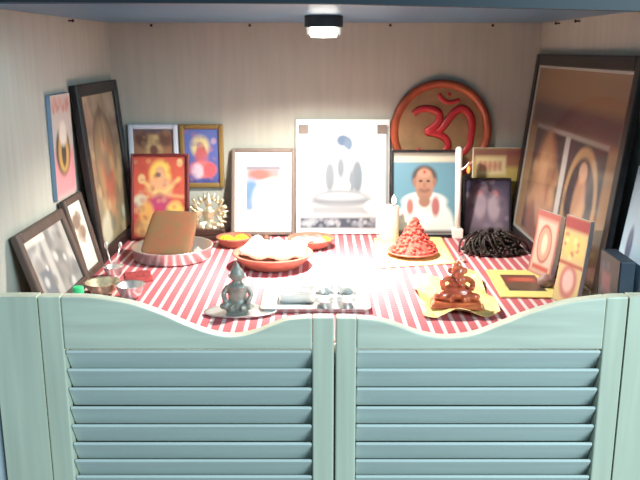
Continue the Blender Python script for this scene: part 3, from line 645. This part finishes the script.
# silver idol on a leaf shaped stand
p = tab(238, 313)
o = thing('silver_idol', 'dark silver seated idol on its own leaf shaped base, left of the tray', 'figurine', (p.x, p.y, TAB))
bm = bmesh.new(); n = 40; rings = []
for s, z in ((0,.001),(.9,.001),(1,.004),(1,.006),(.93,.005),(0,.004)):
    ring = []
    for i in range(n):
        a = 2*PI*i/n; q = 1 + .18*max(0, math.cos(a))**6
        ring.append(bm.verts.new((.058*s*q*math.cos(a)*(1-.18*math.sin(a)) if s else 0, .036*s*math.sin(a), z))) if s else None
    rings.append(ring if s else [bm.verts.new((0,0,z))])
for a, b in zip(rings, rings[1:]):
    for i in range(n):
        q = list(dict.fromkeys([a[i % len(a)], a[(i+1) % n % len(a)], b[(i+1) % n % len(b)], b[i % len(b)]]))
        if len(q) > 2: bm.faces.new(q)
obj('leaf_base', bm, M['steel'], o, smooth=True)
bm = bmesh.new()
box(bm, -.019, .019, -.012, .014, .004, .012); lathe(bm, [(0,.010),(.019,.010),(.0215,.018),(.0165,.026),(.0165,.042),(.0185,.05),(.013,.055),(.007,.058),(.0125,.064),(.0135,.071),(.010,.078),(.006,.083),(.003,.09),(0,.093)], 24, sy=.75)
for s in (-1, 1):
    tube(bm, spline([(s*.006,-.006,.018),(s*.022,-.012,.017),(s*.024,-.004,.014),(s*.006,-.016,.014)], 5), .006, 8)
    tube(bm, spline([(s*.016,0,.05),(s*.024,-.003,.036),(s*.02,-.012,.026)], 5), .0048, 8); ball(bm, (s*.019,-.012,.025), .0045, 2)
b = obj('body', bm, M['silver'], o); fuse(b, .0013)
for s in (-1, 1):
    bm = bmesh.new(); ball(bm, (s*.0135,0,.068), .004, 2, (.6,1,1.3)); obj('ear_ornament', bm, M['steel'], o, smooth=True)
# ------------------------------------------------------------------ red heap on yellow cloth
p = [tab(374,239), tab(441,237), tab(456,264), tab(375,269)]
def sheet(name, P, m, label, cat, amp, n=26, th=.0008, curl=0):
    bm = bmesh.new(); c = sum(P, Vector())/4; G = []
    for j in range(n+1):
        row = []
        for i in range(n+1):
            u, v = i/n, j/n
            q = (P[0]*(1-u)+P[1]*u)*(1-v) + (P[3]*(1-u)+P[2]*u)*v
            e = min(u, v, 1-u, 1-v)
            z = TAB + .002 + amp*(rng.uniform(0,1)+.6*math.sin(7*u+3*v)*math.sin(6*v-2*u)) + curl*max(0, .16-e)**1.0*(1+math.sin(9*(u-v)))
            row.append(bm.verts.new((q.x-c.x, q.y-c.y, max(z, TAB+.0012)-TAB)))
        G.append(row)
    for j in range(n):
        for i in range(n): bm.faces.new((G[j][i], G[j][i+1], G[j+1][i+1], G[j+1][i]))
    o = obj(name, bm, M[m], smooth=(amp < .001)); o.location = (c.x, c.y, TAB)
    o.modifiers.new('t', 'SOLIDIFY').thickness = th; return tag(o, label, cat)
sheet('yellow_cloth', p, 'yellow_cl', 'pale yellow square cloth under the red cone heap', 'cloth', .0006)
c = tab(412, 256)
o = dish('pink_dish', 'pink round dish under the red cone heap on yellow cloth', c, .058, .010, 'pink_dish'); o.location.z = TAB+.003
bm = bmesh.new()
hz = at(414, 218, c.y).z - TAB - .012
lathe(bm, [(0,0),(.050,0),(.047,.008),(.03,hz*.42),(.015,hz*.72),(.005,hz*.93),(0,hz)], 40)
for k in range(260):
    t = random.random()**1.3; a = random.uniform(0, 2*PI)
    rr = np.interp(t*hz, [0,.008,hz*.42,hz*.72,hz*.93,hz], [.05,.047,.031,.015,.005,0]); s = random.uniform(.0035,.006)
    ball(bm, (rr*math.cos(a), rr*math.sin(a), t*hz+s*.4), s, 1, (1,1,.7), .2)
zm = min(v.co.z for v in bm.verts)
o = obj('petal_heap', bm, M['red_heap'], smooth=True); o.location = (c.x+.004, c.y, TAB+.0075-zm); tag(o, 'cone shaped heap of red orange petals in front of the portrait', 'petals'); o['kind'] = 'stuff'
# small foil scrap beside it
bm = bmesh.new(); ball(bm, (0,0,.006), .007, 2, (1,.8,.9), .5); o = obj('foil_scrap', bm, M['steel']); p = tab(461, 262)
zm = min(v.co.z for v in bm.verts) if False else 0
o.location = (p.x+.003, p.y, TAB+.0018); tag(o, 'tiny crumpled silver foil ball right of the yellow cloth', 'foil')
# ------------------------------------------------------------------ gold foil with red figurine
p = [tab(411,283), tab(476,278), tab(500,317), tab(425,320)]
sheet('gold_foil', p, 'foil', 'crumpled gold foil sheet under the glossy red figurine', 'foil', .0022, 20, .0006, curl=.05)
c = tab(456, 309)
r = thing('red_figurine', 'glossy red orange seated figurine on the gold foil', 'figurine', (c.x, c.y, TAB+.008), (0,0,math.radians(-6)))
bm = bmesh.new(); vs = box(bm, -.046, .046, -.026, .026, 0, .012); bmesh.ops.subdivide_edges(bm, edges=bm.edges[:], cuts=3, use_grid_fill=True)
for v in bm.verts: v.co.x *= 1-.15*(v.co.z/.012); v.co += Vector((random.uniform(-1,1), random.uniform(-1,1), random.uniform(-1,1)))*.0014 if v.co.z > .003 else Vector()
obj('pedestal', bm, M['red_idol'], r, bevel=.002)
bm = bmesh.new()
ball(bm, (0,0,.024), .02, 3, (1.35,.95,.8)); ball(bm, (0,.002,.042), .0155, 3, (1,.9,1.1)); ball(bm, (.001,-.002,.062), .0115, 3, (1.05,.95,1.05)); lathe(bm, [(0,.066),(.009,.068),(.006,.077),(0,.083)], 16)
for s in (-1, 1):
    tube(bm, spline([(s*.006,-.006,.02),(s*.03,-.014,.02),(s*.032,-.004,.015),(s*.008,-.02,.016)], 5), .0075, 8)
    tube(bm, spline([(s*.013,0,.05),(s*.026,-.004,.044),(s*.024,-.016,.034)], 5), .0052, 8); ball(bm, (s*.0125,0,.063), .0062, 2, (.9,.45,1.1))
tube(bm, spline([(0,-.011,.06),(.002,-.017,.052),(.006,-.018,.043),(.011,-.017,.04)], 5), [.0048]*8+[.0036]*8, 8)
b = obj('body', bm, M['red_idol'], r); fuse(b, .0014)
# ------------------------------------------------------------------ clutter at the front left
p = at(76, 291, 1.30); hB = p.z - TAB + .008
r = thing('bottle', 'small bottle with bright green cap at the foot of the grey collage', 'bottle', (p.x+.004, 1.30, TAB))
bm = bmesh.new(); lathe(bm, [(0,.0006),(.011,.0006),(.0125,.003),(.0125,hB*.55),(.008,hB*.68),(.008,hB*.72),(0,hB*.72)], 24); obj('bottle_body', bm, M['clear'], r, smooth=True)
bm = bmesh.new(); lathe(bm, [(0,hB*.7),(.0096,hB*.7),(.0098,hB*.96),(.0085,hB),(0,hB)], 24); obj('cap', bm, M['green'], r, smooth=False)
def bowl(name, label, px, py, R, h, m):
    c = tab(px, py); bm = bmesh.new(); lathe(bm, [(0,.0006),(R*.5,.0006),(R*.72,h*.25),(R*.95,h*.75),(R,h),(R*1.06,h+.001),(R*.93,h-.0005),(R*.66,h*.3),(0,h*.12)], 36)
    o = obj(name, bm, M[m], smooth=True); o.location = (c.x, c.y, TAB); return tag(o, label, 'bowl')
bowl('brass_bowl', 'dull brass bowl left of the shiny steel cup, front left', 103, 294, .032, .024, 'brass')
bowl('steel_bowl', 'small shiny steel bowl nearest the left door, beside the brass bowl', 131, 298, .026, .026, 'steel')
bowl('steel_pot', 'small steel pot standing behind the brass bowl at front left', 114, 277, .020, .022, 'steel')
for k, (a, b_, lab) in enumerate((((112,290),(108,258),'thin steel spoon standing in the small pot, leaning left'),((114,290),(117,255),'thin steel spoon standing in the small pot, leaning back right'))):
    c = tab(114, 277); dx = -.014 if k == 0 else .012
    r = thing('spoon', lab, 'spoon', (c.x, c.y, TAB+.006), group='spoons in the pot')
    bm = bmesh.new(); tube(bm, [(-dx*.3,0,.004),(dx*.6,.006,.03),(dx,.012,.052)], [.0016,.0012,.0016], 8); obj('handle', bm, M['steel'], r, smooth=True)
    bm = bmesh.new(); ball(bm, (dx*1.1,.0135,.057), .0045, 2, (.85,.3,1.7)); obj('scoop', bm, M['steel'], r, smooth=True)
P = [tab(124,274), tab(150,271), tab(153,281), tab(128,286)]
sheet('red_napkin', P, 'red_cloth', 'small folded red cloth before the steel plate at left', 'cloth', .0012, 12, .003)
# ------------------------------------------------------------------ light
sl = bpy.data.lights.new('lamp_bulb', 'SPOT'); sl.energy = 42; sl.color = (1,.93,.82); sl.spot_size = math.radians(146); sl.spot_blend = .42; sl.shadow_soft_size = .02
o = bpy.data.objects.new('lamp_bulb', sl); COL.objects.link(o); o.location = (lx, ly, ZC-.0445)
s2 = bpy.data.lights.new('lamp_reflector_beam', 'SPOT'); s2.energy = 58; s2.color = (1,.95,.86); s2.spot_size = math.radians(84); s2.spot_blend = 1; s2.shadow_soft_size = .02
o = bpy.data.objects.new('lamp_reflector_beam', s2); COL.objects.link(o); o.location = (lx, ly, ZC-.0445)
al = bpy.data.lights.new('room_daylight', 'AREA'); al.energy = 96; al.color = (.69,.92,1); al.shape = 'RECTANGLE'; al.size = 1.3; al.size_y = 1.2
o = bpy.data.objects.new('room_daylight', al); COL.objects.link(o); o.location = (1.8, -.75, 1.85)
o.rotation_euler = (Vector((0,1.4,.95))-o.location).to_track_quat('-Z', 'Y').to_euler()
w = bpy.data.worlds.new('room_air'); scene.world = w; w.use_nodes = True
w.node_tree.nodes['Background'].inputs[0].default_value = (*lin((150,190,215)), 1); w.node_tree.nodes['Background'].inputs[1].default_value = .45
vs = scene.view_settings; vs.view_transform = 'Standard'; vs.look = 'None'; vs.exposure = 0; vs.gamma = 1; vs.use_curve_mapping = False
